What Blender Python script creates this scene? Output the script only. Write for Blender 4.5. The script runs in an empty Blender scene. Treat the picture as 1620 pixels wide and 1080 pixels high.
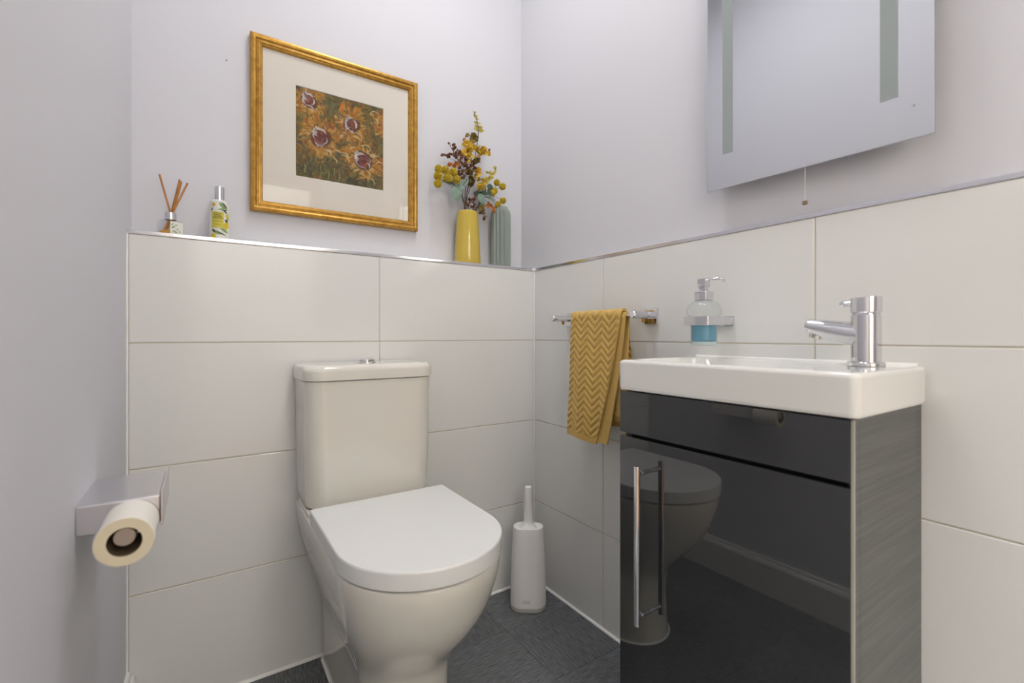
import bpy, bmesh, math, random
import numpy as np
from mathutils import Vector, Matrix
random.seed(7)
PI = math.pi
SC = bpy.context.scene
COL = SC.collection

# ------------------------------------------------------------------ camera, light, exposure
cd = bpy.data.cameras.new('camera')
cam = bpy.data.objects.new('camera', cd); COL.objects.link(cam)
CAM = Vector((-1.040, -1.416, 0.919))
FW = Vector((0.553, 0.833, 0.0)).normalized()
cam.location = CAM
cam.rotation_euler = (PI/2, 0, math.atan2(-FW.x, FW.y))
cd.sensor_fit = 'HORIZONTAL'; cd.sensor_width = 36.0
cd.lens = 737/1620*36.0
cd.shift_y = -10/1620
cd.clip_start = 0.02
cd.dof.use_dof = True; cd.dof.focus_distance = 1.5; cd.dof.aperture_fstop = 3.2
SC.camera = cam

w = bpy.data.worlds.new('world'); SC.world = w; w.use_nodes = True
w.node_tree.nodes['Background'].inputs[0].default_value = (0.8, 0.85, 1.0, 1)
w.node_tree.nodes['Background'].inputs[1].default_value = 0.15

SC.view_settings.view_transform = 'Standard'
SC.view_settings.look = 'None'
SC.view_settings.gamma = 1.0
SC.view_settings.use_curve_mapping = False
SC.view_settings.exposure = 0.17

def area(name, loc, power, size, color, spread=180):
    l = bpy.data.lights.new(name, 'AREA'); l.shape = 'DISK'; l.size = size
    l.energy = power; l.color = color; l.spread = math.radians(spread)
    o = bpy.data.objects.new(name, l); COL.objects.link(o); o.location = loc
    return o
CEIL = 2.70
LAMPS = [(-0.52, -0.52), (-0.42, -1.15)]  # second lamp is added fill for the toilet front and lower tiles
for (x, y), p in zip(LAMPS, (4.4, 2.2)):
    area('ceiling_lamp_light', (x, y, CEIL-0.040), p, 0.34, (0.98, 0.99, 1.0))
area('hall_fill_light', (-0.75, -2.65, CEIL-0.06), 66.0, 0.34, (1.0, 0.975, 0.93))  # added unseen fill, stands in for light through the doorway

# ------------------------------------------------------------------ materials
def lin(c):
    out = []
    for v in c[:3]:
        v = v/255.0
        out.append(v/12.92 if v <= 0.04045 else ((v+0.055)/1.055)**2.4)
    return (*out, 1.0)
def mat(name, rgb, rough=0.5, metal=0.0, spec=0.5, coat=0.0, bump=None, trans=0.0, ior=1.45, sheen=0.0, sss=0.0):
    m = bpy.data.materials.new(name); m.use_nodes = True
    nt = m.node_tree; b = nt.nodes['Principled BSDF']
    b.inputs['Base Color'].default_value = lin(rgb)
    b.inputs['Roughness'].default_value = rough
    b.inputs['Metallic'].default_value = metal
    b.inputs['Specular IOR Level'].default_value = spec
    b.inputs['Coat Weight'].default_value = coat
    b.inputs['Coat Roughness'].default_value = 0.03
    b.inputs['Transmission Weight'].default_value = trans
    b.inputs['IOR'].default_value = ior
    b.inputs['Sheen Weight'].default_value = sheen
    if bump:
        sc, st, dist = bump
        tc = nt.nodes.new('ShaderNodeTexCoord'); n = nt.nodes.new('ShaderNodeTexNoise')
        n.inputs['Scale'].default_value = sc; n.inputs['Detail'].default_value = 4
        bp = nt.nodes.new('ShaderNodeBump'); bp.inputs['Strength'].default_value = st; bp.inputs['Distance'].default_value = dist
        nt.links.new(tc.outputs['Object'], n.inputs['Vector'])
        nt.links.new(n.outputs['Fac'], bp.inputs['Height']); nt.links.new(bp.outputs['Normal'], b.inputs['Normal'])
    return m
def noise_col(m, a, b_, scale, stretch=(1, 1, 1), rot=(0, 0, 0), lo=0.3, hi=0.7, detail=6, bump=0.0, rough=None):
    """base colour varies between a and b_ along stretched noise (grain)"""
    nt = m.node_tree; b = nt.nodes['Principled BSDF']
    tc = nt.nodes.new('ShaderNodeTexCoord'); mp = nt.nodes.new('ShaderNodeMapping')
    mp.inputs['Scale'].default_value = stretch; mp.inputs['Rotation'].default_value = rot
    n = nt.nodes.new('ShaderNodeTexNoise'); n.inputs['Scale'].default_value = scale; n.inputs['Detail'].default_value = detail
    n.inputs['Roughness'].default_value = 0.65
    r = nt.nodes.new('ShaderNodeValToRGB')
    r.color_ramp.elements[0].position = lo; r.color_ramp.elements[0].color = lin(a)
    r.color_ramp.elements[1].position = hi; r.color_ramp.elements[1].color = lin(b_)
    L = nt.links.new
    L(tc.outputs['Object'], mp.inputs['Vector']); L(mp.outputs['Vector'], n.inputs['Vector'])
    L(n.outputs['Fac'], r.inputs['Fac']); L(r.outputs['Color'], b.inputs['Base Color'])
    if bump:
        bp = nt.nodes.new('ShaderNodeBump'); bp.inputs['Strength'].default_value = bump; bp.inputs['Distance'].default_value = 0.001
        L(n.outputs['Fac'], bp.inputs['Height']); L(bp.outputs['Normal'], b.inputs['Normal'])
    return m
def clear_glass(name, rgb=(255, 255, 255), ior=1.45, tint=0.0):
    """thin clear pane: transparent with a fresnel mirror on it"""
    m = bpy.data.materials.new(name); m.use_nodes = True
    nt = m.node_tree; nt.nodes.clear()
    out = nt.nodes.new('ShaderNodeOutputMaterial'); mx = nt.nodes.new('ShaderNodeMixShader')
    t = nt.nodes.new('ShaderNodeBsdfTransparent'); g = nt.nodes.new('ShaderNodeBsdfGlossy')
    lw = nt.nodes.new('ShaderNodeLayerWeight'); lw.inputs['Blend'].default_value = 0.5
    pw = nt.nodes.new('ShaderNodeMath'); pw.operation = 'POWER'; pw.inputs[1].default_value = 4.0
    f = nt.nodes.new('ShaderNodeMath'); f.operation = 'MULTIPLY_ADD'; f.inputs[1].default_value = 0.8; f.inputs[2].default_value = ((ior-1)/(ior+1))**2
    nt.links.new(lw.outputs['Facing'], pw.inputs[0]); nt.links.new(pw.outputs[0], f.inputs[0])
    t.inputs['Color'].default_value = lin(rgb); g.inputs['Roughness'].default_value = 0.01
    L = nt.links.new
    L(f.outputs[0], mx.inputs['Fac']); L(t.outputs[0], mx.inputs[1]); L(g.outputs[0], mx.inputs[2]); L(mx.outputs[0], out.inputs['Surface'])
    return m
def attr_mat(name, attr, rough=0.6, spec=0.3):
    m = mat(name, (255, 255, 255), rough, spec=spec); nt = m.node_tree
    a = nt.nodes.new('ShaderNodeAttribute'); a.attribute_name = attr
    nt.links.new(a.outputs['Color'], nt.nodes['Principled BSDF'].inputs['Base Color'])
    return m

M = {}
M['paint'] = mat('lilac_paint', (216, 216, 222), 0.75, spec=0.25, bump=(140, 0.06, 0.001))
M['ceiling'] = mat('ceiling_paint', (238, 238, 238), 0.85, spec=0.2, bump=(120, 0.05, 0.001))
M['tile'] = mat('white_glazed_tile', (229, 229, 227), 0.12, spec=0.5, bump=(14, 0.02, 0.002))
M['grout'] = mat('cream_grout', (205, 199, 180), 0.85, spec=0.2, bump=(300, 0.2, 0.0005))
M['sealant'] = mat('white_sealant', (250, 249, 246), 0.4)
M['gloss_white'] = mat('white_woodwork', (232, 231, 228), 0.3)
M['chrome'] = mat('chrome', (222, 222, 226), 0.05, metal=1.0)
M['brushed'] = mat('satin_steel', (205, 202, 198), 0.22, metal=1.0)
M['satin'] = mat('satin_chrome', (226, 225, 230), 0.24, metal=1.0)
M['trim'] = mat('polished_edge_trim', (222, 222, 226), 0.16, metal=1.0)
M['brass'] = mat('brass', (178, 128, 58), 0.2, metal=1.0)
M['ceramic'] = mat('white_vitreous_china', (227, 224, 215), 0.07, spec=0.55, coat=0.4)
M['basin'] = mat('white_basin_china', (233, 233, 229), 0.08, spec=0.55, coat=0.4)
M['seat'] = mat('white_seat_plastic', (233, 234, 233), 0.20, spec=0.5)
M['plastic'] = mat('matt_white_plastic', (242, 241, 240), 0.42, spec=0.4)
M['plastic_grey'] = mat('pale_grey_rubber', (196, 194, 188), 0.5)
M['vanity_gloss'] = mat('gloss_anthracite', (43, 45, 47), 0.02, spec=0.5, coat=0.5, ior=1.75)
M['vanity_side'] = noise_col(mat('grey_wood_foil', (80, 80, 76), 0.30, spec=0.5, coat=0.12), (62, 64, 62), (90, 91, 88), 7, (0.6, 1, 26), rot=(0, 0.05, 0), lo=0.36, hi=0.66, detail=8)
M['edge_strip'] = mat('pale_edge_strip', (176, 172, 162), 0.35)
M['dark_gap'] = mat('black_carcass', (22, 22, 22), 0.6)
M['mirror'] = mat('silvered_mirror', (214, 216, 219), 0.015, metal=1.0)
M['frost'] = mat('frosted_glass', (152, 161, 161), 0.55, spec=0.4)
M['alu'] = mat('aluminium', (190, 190, 192), 0.35, metal=1.0)
M['glass'] = clear_glass('clear_glass', (251, 253, 253), 1.40)
M['picture_glass'] = clear_glass('picture_glass', (252, 252, 252), 1.40)
M['soap'] = mat('blue_soap', (104, 156, 180), 0.12, spec=0.5)
M['amber'] = mat('amber_oil', (214, 158, 40), 0.1)
M['gold'] = noise_col(mat('gold_leaf_wood', (190, 140, 50), 0.34, metal=0.55), (156, 112, 40), (206, 162, 78), 60, (1, 1, 1), lo=0.3, hi=0.75, bump=0.08)
M['mat'] = mat('cream_mat_board', (226, 220, 210), 0.9, spec=0.15)
M['mat_core'] = mat('white_mat_core', (238, 236, 230), 0.9)
M['reed'] = noise_col(mat('rattan_reed', (170, 105, 50), 0.7), (160, 104, 54), (206, 146, 84), 300, (1, 1, .1))
M['label_white'] = mat('label_white', (226, 226, 216), 0.4)
M['label_yellow'] = mat('label_yellow', (206, 192, 74), 0.45)
M['ink'] = mat('dark_ink', (64, 72, 60), 0.6)
M['print_leaf'] = mat('printed_leaf', (136, 160, 104), 0.5)
M['print_dark'] = mat('printed_dark_leaf', (52, 70, 62), 0.5)
M['print_lemon'] = mat('printed_lemon', (214, 190, 50), 0.5)
M['print_orange'] = mat('printed_orange', (206, 160, 44), 0.5)
M['vase_yellow'] = mat('yellow_glaze', (202, 176, 74), 0.10, spec=0.5, coat=0.3)
M['vase_grey'] = mat('sage_grey_ceramic', (148, 158, 150), 0.5, spec=0.35)
M['stem'] = mat('brown_stem', (92, 82, 58), 0.7)
M['twig'] = mat('dark_twig', (64, 54, 52), 0.7)
M['yellow_petal'] = noise_col(mat('yellow_petal', (214, 176, 44), 0.7), (188, 142, 28), (230, 198, 70), 90)
M['pompom'] = noise_col(mat('yellow_pompom', (206, 180, 40), 0.8), (176, 146, 22), (226, 204, 72), 160)
M['olive'] = noise_col(mat('olive_pod', (112, 98, 42), 0.7), (86, 70, 30), (140, 124, 58), 90)
M['burgundy'] = noise_col(mat('burgundy_leaf', (92, 54, 44), 0.7), (66, 36, 36), (128, 82, 50), 70)
M['rust'] = noise_col(mat('rust_leaf', (172, 96, 44), 0.7), (146, 72, 38), (204, 132, 48), 70)
M['sprig'] = noise_col(mat('lime_yellow_leaf', (190, 174, 70), 0.7), (168, 150, 54), (216, 200, 100), 70)
M['euca'] = noise_col(mat('grey_green_leaf', (118, 140, 126), 0.65), (98, 120, 108), (138, 158, 142), 50)
M['dkleaf'] = noise_col(mat('dark_green_leaf', (70, 92, 74), 0.65), (54, 74, 60), (90, 110, 88), 50)
M['towel'] = noise_col(mat('mustard_towel', (206, 166, 80), 0.95, spec=0.1, sheen=0.35, bump=(900, 0.5, 0.002)), (194, 156, 78), (220, 184, 106), 260, lo=0.3, hi=0.7)
M['paper'] = mat('white_tissue', (238, 234, 226), 0.95, spec=0.1, bump=(260, 0.25, 0.001))
M['paper_side'] = mat('cream_tissue_edge', (230, 218, 190), 0.95, spec=0.1, bump=(400, 0.3, 0.001))
M['core'] = mat('cardboard_core', (112, 96, 78), 0.95, spec=0.1)
M['rod'] = mat('grey_rod', (176, 164, 152), 0.3, metal=0.6)
M['lamp'] = mat('lamp_diffuser', (250, 246, 240), 0.5)
_b = M['lamp'].node_tree.nodes['Principled BSDF']
_b.inputs['Emission Color'].default_value = (1.0, 0.95, 0.89, 1); _b.inputs['Emission Strength'].default_value = 10.0
M['oak'] = noise_col(mat('oak', (176, 130, 84), 0.45), (150, 104, 62), (196, 152, 104), 12, (12, 1, 1), bump=0.1)
M['cord'] = mat('white_cord', (236, 236, 236), 0.6)
M['bead'] = mat('brown_bead', (142, 124, 104), 0.4)
M['filler'] = mat('filler_spot', (150, 148, 150), 0.9)
fa = noise_col(mat('charcoal_vinyl_x', (66, 68, 70), 0.42, spec=0.4), (66, 69, 72), (136, 139, 142), 26, (1, 18, 1), lo=0.36, hi=0.68, bump=0.25)
fb = noise_col(mat('charcoal_vinyl_y', (66, 68, 70), 0.42, spec=0.4), (64, 67, 70), (130, 133, 136), 26, (18, 1, 1), lo=0.36, hi=0.68, bump=0.25)

# ------------------------------------------------------------------ helpers
ROOT = {}
def rootloc(o): return ROOT.get(o.name, Vector((0, 0, 0)))
def obj(name, bm, m, parent=None, smooth=True, angle=35, loc=None):
    """links bm (world coordinates) as ONE mesh object; origin at its thing's base"""
    base = rootloc(parent) if parent else (Vector(loc) if loc else Vector((0, 0, 0)))
    if isinstance(bm, bpy.types.Mesh): me = bm
    else:
        bmesh.ops.recalc_face_normals(bm, faces=bm.faces[:])
        if base.length: bmesh.ops.translate(bm, verts=bm.verts[:], vec=-base)
        me = bpy.data.meshes.new(name); bm.to_mesh(me); bm.free()
    if m and not me.materials: me.materials.append(m)
    if smooth:
        me.polygons.foreach_set('use_smooth', [True]*len(me.polygons))
        me.set_sharp_from_angle(angle=math.radians(angle))
    o = bpy.data.objects.new(name, me); COL.objects.link(o)
    if smooth and len(me.polygons) < 6000:
        wn = o.modifiers.new('weighted_normal', 'WEIGHTED_NORMAL'); wn.keep_sharp = True; wn.weight = 80
    if parent: o.parent = parent
    else: o.location = base
    ROOT[o.name] = base
    return o
def thing(name, label, cat, loc, group=None):
    o = bpy.data.objects.new(name, None); COL.objects.link(o)
    o.empty_display_size = 0.05
    o.location = loc; ROOT[o.name] = Vector(loc)
    return tag(o, label, cat, group)
def tag(o, label, cat, group=None):
    o['label'] = label; o['category'] = cat
    if group: o['group'] = group
    return o
def struct(name, bm, m, smooth=False):
    o = obj(name, bm, m, None, smooth); o['kind'] = 'structure'; return o
def B(): return bmesh.new()
def box(bm, x0, x1, y0, y1, z0, z1, bev=0.0, seg=2):
    t = bmesh.new()
    bmesh.ops.create_cube(t, size=1.0)
    for v in t.verts:
        v.co = Vector((x0+(v.co.x+.5)*(x1-x0), y0+(v.co.y+.5)*(y1-y0), z0+(v.co.z+.5)*(z1-z0)))
    if bev: bmesh.ops.bevel(t, geom=t.edges[:], offset=bev, segments=seg, profile=0.5, affect='EDGES')
    return merge(bm, t)
def merge(bm, t, mtx=None):
    if mtx is not None: bmesh.ops.transform(t, matrix=mtx, verts=t.verts[:])
    vm = {v: bm.verts.new(v.co) for v in t.verts}
    for f in t.faces:
        try: bm.faces.new([vm[v] for v in f.verts])
        except ValueError: pass
    t.free(); return bm
def rrect(cx, cy, w, h, r, n=6):
    """rounded rectangle ring in XY, 4*(n+1) points"""
    pts = []
    r = min(r, w/2-1e-5, h/2-1e-5)
    for k, (sx, sy) in enumerate(((1, 1), (-1, 1), (-1, -1), (1, -1))):
        for i in range(n+1):
            a = k*PI/2 + i/n*PI/2
            pts.append((cx+sx*(w/2-r)+r*math.cos(a), cy+sy*(h/2-r)+r*math.sin(a)))
    return pts
def loft(bm, rings, cap0=True, cap1=True):
    R = [[bm.verts.new(p) for p in ring] for ring in rings]
    n = len(R[0])
    for a, b in zip(R, R[1:]):
        for i in range(n):
            bm.faces.new((a[i], a[(i+1) % n], b[(i+1) % n], b[i]))
    if cap0: bm.faces.new(R[0][::-1])
    if cap1: bm.faces.new(R[-1])
    return bm
def lathe(bm, prof, c, n=40, cap0=True, cap1=True, axis='z'):
    rings = []
    for r, z in prof:
        ring = []
        for i in range(n):
            a = 2*PI*i/n
            if axis == 'z': ring.append((c[0]+r*math.cos(a), c[1]+r*math.sin(a), c[2]+z))
            elif axis == 'x': ring.append((c[0]+z, c[1]+r*math.cos(a), c[2]+r*math.sin(a)))
            else: ring.append((c[0]+r*math.sin(a), c[1]+z, c[2]+r*math.cos(a)))
        rings.append(ring)
    return loft(bm, rings, cap0, cap1)
def tube(bm, pts, rad, n=10, cap=True):
    pts = [Vector(p) for p in pts]
    if not isinstance(rad, (list, tuple)): rad = [rad]*len(pts)
    rings = []; up = None
    for i, p in enumerate(pts):
        d = (pts[min(i+1, len(pts)-1)]-pts[max(i-1, 0)]).normalized()
        if up is None:
            up = d.orthogonal().normalized()
        up = (up-d*up.dot(d)).normalized(); sd = d.cross(up)
        rings.append([p+rad[i]*(math.cos(2*PI*k/n)*up+math.sin(2*PI*k/n)*sd) for k in range(n)])
    return loft(bm, rings, cap, cap)
def bez(p, n=14):
    """smooth (Catmull-Rom) curve through points"""
    p = [Vector(q) for q in p]; q = [2*p[0]-p[1]]+p+[2*p[-1]-p[-2]]; out = []
    for i in range(1, len(q)-2):
        for k in range(n):
            t = k/n; a, b, c, d = q[i-1:i+3]
            out.append(0.5*((2*b)+(c-a)*t+(2*a-5*b+4*c-d)*t*t+(3*b-a-3*c+d)*t**3))
    out.append(p[-1]); return out

# ------------------------------------------------------------------ the room
LW = -1.19          # left wall plane
FRONT = -2.10       # wall with the doorway, behind the camera
bm = B(); box(bm, LW-0.10, 0.11, 0.10, 0.20, 0, CEIL); wall_back = struct('wall_back', bm, M['paint'])
bm = B(); box(bm, LW-0.10, LW, FRONT-0.10, 0.10, 0, CEIL); wall_left = struct('wall_left', bm, M['paint'])
bm = B(); box(bm, 0.010, 0.11, FRONT-0.10, 0.10, 0, CEIL); wall_right = struct('wall_right', bm, M['paint'])
bm = B(); box(bm, LW-0.10, 0.11, -3.30, 0.20, CEIL, CEIL+0.08); ceiling = struct('ceiling', bm, M['ceiling'])
bm = B(); box(bm, LW-0.10, 0.11, -3.30, 0.20, -0.10, -0.0015); floor = struct('floor', bm, M['dark_gap'])
# front wall with a doorway (behind the camera)
DX0, DX1, DH = -1.12, -0.36, 2.02
bm = B(); box(bm, LW, DX0, FRONT-0.10, FRONT, 0, CEIL); box(bm, DX1, 0.01, FRONT-0.10, FRONT, 0, CEIL)
box(bm, DX0, DX1, FRONT-0.10, FRONT, DH, CEIL); wall_front = struct('wall_front', bm, M['paint'])
bm = B(); box(bm, LW-0.10, LW-0.02, -3.30, FRONT-0.10, 0, CEIL); box(bm, 0.03, 0.11, -3.30, FRONT-0.10, 0, CEIL)
box(bm, LW-0.02, 0.03, -3.30, -3.22, 0, CEIL); struct('wall_hall', bm, mat('hall_paint', (226, 224, 218), 0.8))
# architrave round the doorway, oak
bm = B(); box(bm, DX0-0.06, DX0+0.012, FRONT-0.10, FRONT+0.016, 0, DH+0.06, 0.003)
box(bm, DX1-0.012, DX1+0.06, FRONT-0.10, FRONT+0.016, 0, DH+0.06, 0.003)
box(bm, DX0+0.012, DX1-0.012, FRONT-0.10, FRONT+0.016, DH-0.012, DH+0.06, 0.003)
struct('trim_1', bm, M['oak'])

# tiles: children of the wall they cover, slightly proud of the grout
def tile_box(name, parent, m, x0, x1, y0, y1, z0, z1, bev=0.0012):
    bm = B(); box(bm, x0, x1, y0, y1, z0, z1, bev, 1)
    return obj(name, bm, m, parent)
LEDGE = 1.169
bm = B(); box(bm, LW, 0.009, 0.0018, 0.099, 0, LEDGE-0.002); ledge = struct('wall_ledge', bm, M['grout'])
bm = B(); box(bm, LW, 0.009, 0.012, 0.0995, LEDGE-0.002, LEDGE-0.0005); obj('ledge_top', bm, M['gloss_white'], ledge, False)
G = 0.0013
rows = [(0.004, 0.30), (0.30, 0.60), (0.60, 0.90), (0.90, LEDGE-0.009)]
for z0, z1 in rows:
    for x0, x1 in ((LW+0.003, -0.588), (-0.588, -0.002)):
        tile_box('tile', ledge, M['tile'], x0+G, x1-G, 0.0, 0.006, z0+G, z1-G)
bm = B(); box(bm, 0.0018, 0.0102, FRONT, 0.0, 0, LEDGE-0.006); obj('grout', bm, M['grout'], wall_right, False)
for z0, z1 in rows:
    for y0, y1 in ((FRONT, -1.569), (-1.569, -0.966), (-0.966, -0.363), (-0.363, -0.002)):
        tile_box('tile', wall_right, M['tile'], 0.0, 0.006, y0+G, y1-G, z0+G, z1-G)
# chrome edge trims, corner piece and sealant lines
bm = B(); box(bm, LW, -0.006, -0.0012, 0.012, LEDGE-0.0095, LEDGE, 0.0012, 2); struct('trim_2', bm, M['trim'], True)
bm = B(); box(bm, -0.0012, 0.011, FRONT, -0.006, LEDGE-0.0095, LEDGE, 0.0012, 2); struct('trim_3', bm, M['trim'], True)
bm = B(); box(bm, -0.006, 0.011, -0.006, 0.012, LEDGE-0.0095, LEDGE+0.001, 0.0025, 2); struct('trim_4', bm, M['sealant'], True)
bm = B(); tube(bm, [(LW, -0.001, 0.002), (0, -0.001, 0.002)], 0.0058, 8); struct('trim_5', bm, M['sealant'], True)
bm = B(); tube(bm, [(-0.001, 0, 0.002), (-0.001, FRONT, 0.002)], 0.0058, 8); struct('trim_6', bm, M['sealant'], True)
bm = B(); tube(bm, [(-0.0005, -0.0005, 0), (-0.0005, -0.0005, LEDGE-0.01)], 0.003, 8); struct('trim_7', bm, M['sealant'], True)
bm = B(); tube(bm, [(LW+0.001, -0.0005, 0), (LW+0.001, -0.0005, LEDGE-0.01)], 0.0028, 8); struct('trim_8', bm, M['sealant'], True)
# skirting board along the left wall (its end shows by the tile corner)
def skirting(name, pts_out, a, b):
    bm = B()
    prof = [(0, 0), (0.018, 0), (0.018, 0.105), (0.015, 0.113), (0.010, 0.117), (0.008, 0.126), (0, 0.126)]
    if pts_out == 'x': loft(bm, [[(LW+p, y, q) for p, q in prof] for y in (a, b)])
    else: loft(bm, [[(x, FRONT+p, q) for p, q in prof] for x in (a, b)])
    return struct(name, bm, M['gloss_white'])
skirting('baseboard_left', 'x', FRONT, -0.002)
skirting('baseboard_front', 'y', DX1+0.061, -0.002)

# floor: vinyl squares laid basket-weave, each grain turned
TS = 0.247
xs = [0.0]+[-0.252-TS*k for k in range(0, 4)]+[LW]
ys = [0.0]+[-0.198-TS*k for k in range(0, 6)]+[FRONT]
xs = [x for x in xs if x >= LW]
for i in range(len(xs)-1):
    for j in range(len(ys)-1):
        if xs[i]-xs[i+1] < 0.01: continue
        bm = B(); box(bm, xs[i+1]+0.0003, xs[i]-0.0003, ys[j+1]+0.0003, ys[j]-0.0003, -0.003, 0, 0.0006, 1)
        obj('floor_tile', bm, fa if (i+j) % 2 == 0 else fb, floor)
bm = B(); box(bm, LW-0.02, 0.03, -3.22, FRONT-0.0, -0.003, 0.0); obj('hall_boards', bm, M['oak'], floor, False)

# ceiling lamps: one over the toilet end, two unseen ones added as fill
def ceiling_light(x, y, label, r=0.10):
    t = thing('ceiling_light', label, 'light', (x, y, CEIL))
    bm = B(); lathe(bm, [(r-0.012, -0.026), (r, -0.026), (r+0.008, -0.022), (r+0.010, 0.0), (r-0.012, 0.0)], (x, y, CEIL), 40, False, False)
    obj('rim', bm, M['gloss_white'], t)
    bm = B(); lathe(bm, [(r-0.012, -0.024), (r-0.012, -0.004)], (x, y, CEIL), 40); obj('diffuser', bm, M['lamp'], t)
ceiling_light(*LAMPS[0], 'round white ceiling light over the toilet end of the room', 0.18)
ceiling_light(*LAMPS[1], 'added round ceiling fill light nearer the doorway of the room', 0.18)
ceiling_light(-0.75, -2.65, 'added round ceiling fill light out in the unseen hall', 0.19)
# small filler mark on the painted wall, left of the picture
bm = B(); lathe(bm, [(0.0026, -0.0006), (0.0026, 0.001)], (-0.985, 0.10, 1.682), 10, axis='y'); obj('filler_spot', bm, M['filler'], wall_back)

# ------------------------------------------------------------------ toilet
TX = -0.657
def dring(hw, front, z, back=-0.004, n=40, rf=None, rb=0.02, cx=TX):
    """D shape: straight sides, round front; ring listed counter-clockwise"""
    rf = hw if rf is None else rf
    yc = front+rf
    pts = []
    for i in range(n+1):
        a = PI+PI*i/n
        pts.append((cx+hw*math.cos(a), yc+rf*math.sin(a), z))
    k = 6
    for i in range(k+1):
        a = PI/2*i/k
        pts.append((cx+hw-rb+rb*math.cos(a), back-rb+rb*math.sin(a), z))
    for i in range(k+1):
        a = PI/2+PI/2*i/k
        pts.append((cx-hw+rb+rb*math.cos(a), back-rb+rb*math.sin(a), z))
    return pts
toilet = thing('toilet', 'white close-coupled toilet with closed lid against the tiled back wall', 'toilet', (TX, -0.33, 0))
bm = B()
sec = [(0.000, 0.100, -0.497), (0.06, 0.099, -0.493), (0.13, 0.099, -0.490), (0.175, 0.101, -0.492), (0.20, 0.106, -0.500),
       (0.225, 0.113, -0.516), (0.25, 0.121, -0.538), (0.28, 0.131, -0.566), (0.31, 0.141, -0.592), (0.345, 0.151, -0.617),
       (0.38, 0.159, -0.636), (0.415, 0.1655, -0.649), (0.442, 0.169, -0.656), (0.461, 0.1695, -0.657), (0.467, 0.166, -0.653)]
loft(bm, [dring(hw, f, z) for z, hw, f in sec])
obj('bowl', bm, M['ceramic'], toilet, angle=60)
bm = B()
loft(bm, [[(x, y, z) for x, y in rrect(TX, -0.105, 2*hw, d, 0.03, 6)] for z, hw, d in
          ((0.460, 0.166, 0.20), (0.474, 0.166, 0.20), (0.4765, 0.163, 0.197))])
obj('cistern_platform', bm, M['ceramic'], toilet, angle=60)
def cring(hw, f, z, b=-0.006, rf=0.045):
    pts = []
    for k, (sx, yy, r) in enumerate(((1, b, 0.012), (-1, b, 0.012), (-1, f, rf), (1, f, rf))):
        sy = 1 if k < 2 else -1
        for i in range(9):
            a = k*PI/2+i/8*PI/2
            pts.append((TX+sx*(hw-r)+r*math.cos(a), yy-sy*r+r*math.sin(a), z))
    # slightly bowed front
    return [(x, y-0.006*(1-((x-TX)/hw)**2) if y < f+0.03 else y, z) for x, y, z in pts]
bm = B(); loft(bm, [cring(hw, f, z) for z, hw, f in ((0.477, 0.160, -0.168), (0.482, 0.1645, -0.1735), (0.50, 0.1662, -0.1755), (0.65, 0.169, -0.178), (0.801, 0.171, -0.180))])
obj('cistern', bm, M['ceramic'], toilet, angle=50)
bm = B(); loft(bm, [cring(hw, f, z, rf=rf) for z, hw, f, rf in ((0.8025, 0.170, -0.179, 0.045), (0.8035, 0.1745, -0.184, 0.047), (0.826, 0.1755, -0.185, 0.048), (0.834, 0.174, -0.183, 0.048), (0.840, 0.169, -0.177, 0.048), (0.843, 0.160, -0.167, 0.046))])
obj('cistern_lid', bm, M['ceramic'], toilet, angle=60)
fbx = (TX, -0.098)
bm = B(); lathe(bm, [(0.0275, 0.0), (0.0275, 0.002), (0.026, 0.0035)], (*fbx, 0.8425), 36); fbr = obj('flush_button', bm, M['chrome'], toilet)
for s in (-1, 1):
    bm = B(); lathe(bm, [(0.0235, 0), (0.0235, 0.005), (0.021, 0.0075), (0.014, 0.0095), (0.004, 0.010)], (*fbx, 0.8455), 36)
    bmesh.ops.bisect_plane(bm, geom=bm.verts[:]+bm.edges[:]+bm.faces[:], plane_co=(fbx[0]+s*0.0006-0.004, fbx[1], 0), plane_no=(-s, 0.35*s, 0), clear_outer=True)
    bmesh.ops.holes_fill(bm, edges=[e for e in bm.edges if e.is_boundary])
    obj('push_plate', bm, M['chrome'], fbr)
# seat ring and lid
bm = B()
o = dring(0.164, -0.650, 0.476, -0.236); i_ = dring(0.105, -0.575, 0.476, -0.290)
lo = lambda R, z: [(x, y, z) for x, y, _ in R]
loft(bm, [lo(o, 0.4675), lo(o, 0.470), lo(i_, 0.470), lo(i_, 0.4675), lo(o, 0.4675)], False, False)
obj('seat', bm, M['seat'], toilet)
bm = B()
loft(bm, [dring(hw, f, z, b, rb=0.005) for z, hw, f, b in ((0.4705, 0.169, -0.658, -0.233), (0.4715, 0.1715, -0.661, -0.231), (0.5005, 0.1728, -0.6625, -0.230), (0.5040, 0.1715, -0.661, -0.231), (0.5055, 0.1693, -0.659, -0.233))])
obj('lid', bm, M['seat'], toilet, angle=60)
for s in (-1, 1):
    bm = B(); lathe(bm, [(0.010, -0.022), (0.011, -0.020), (0.011, 0.020), (0.010, 0.022)], (TX+s*0.075, -0.219, 0.486), 20, axis='x')
    obj('hinge', bm, M['chrome'], toilet)
bm = B(); r = dring(0.101, -0.498, 0.002); tube(bm, [Vector(p) for p in r]+[Vector(r[0])], 0.0045, 6); obj('sealant_bead', bm, M['sealant'], toilet)

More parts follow.
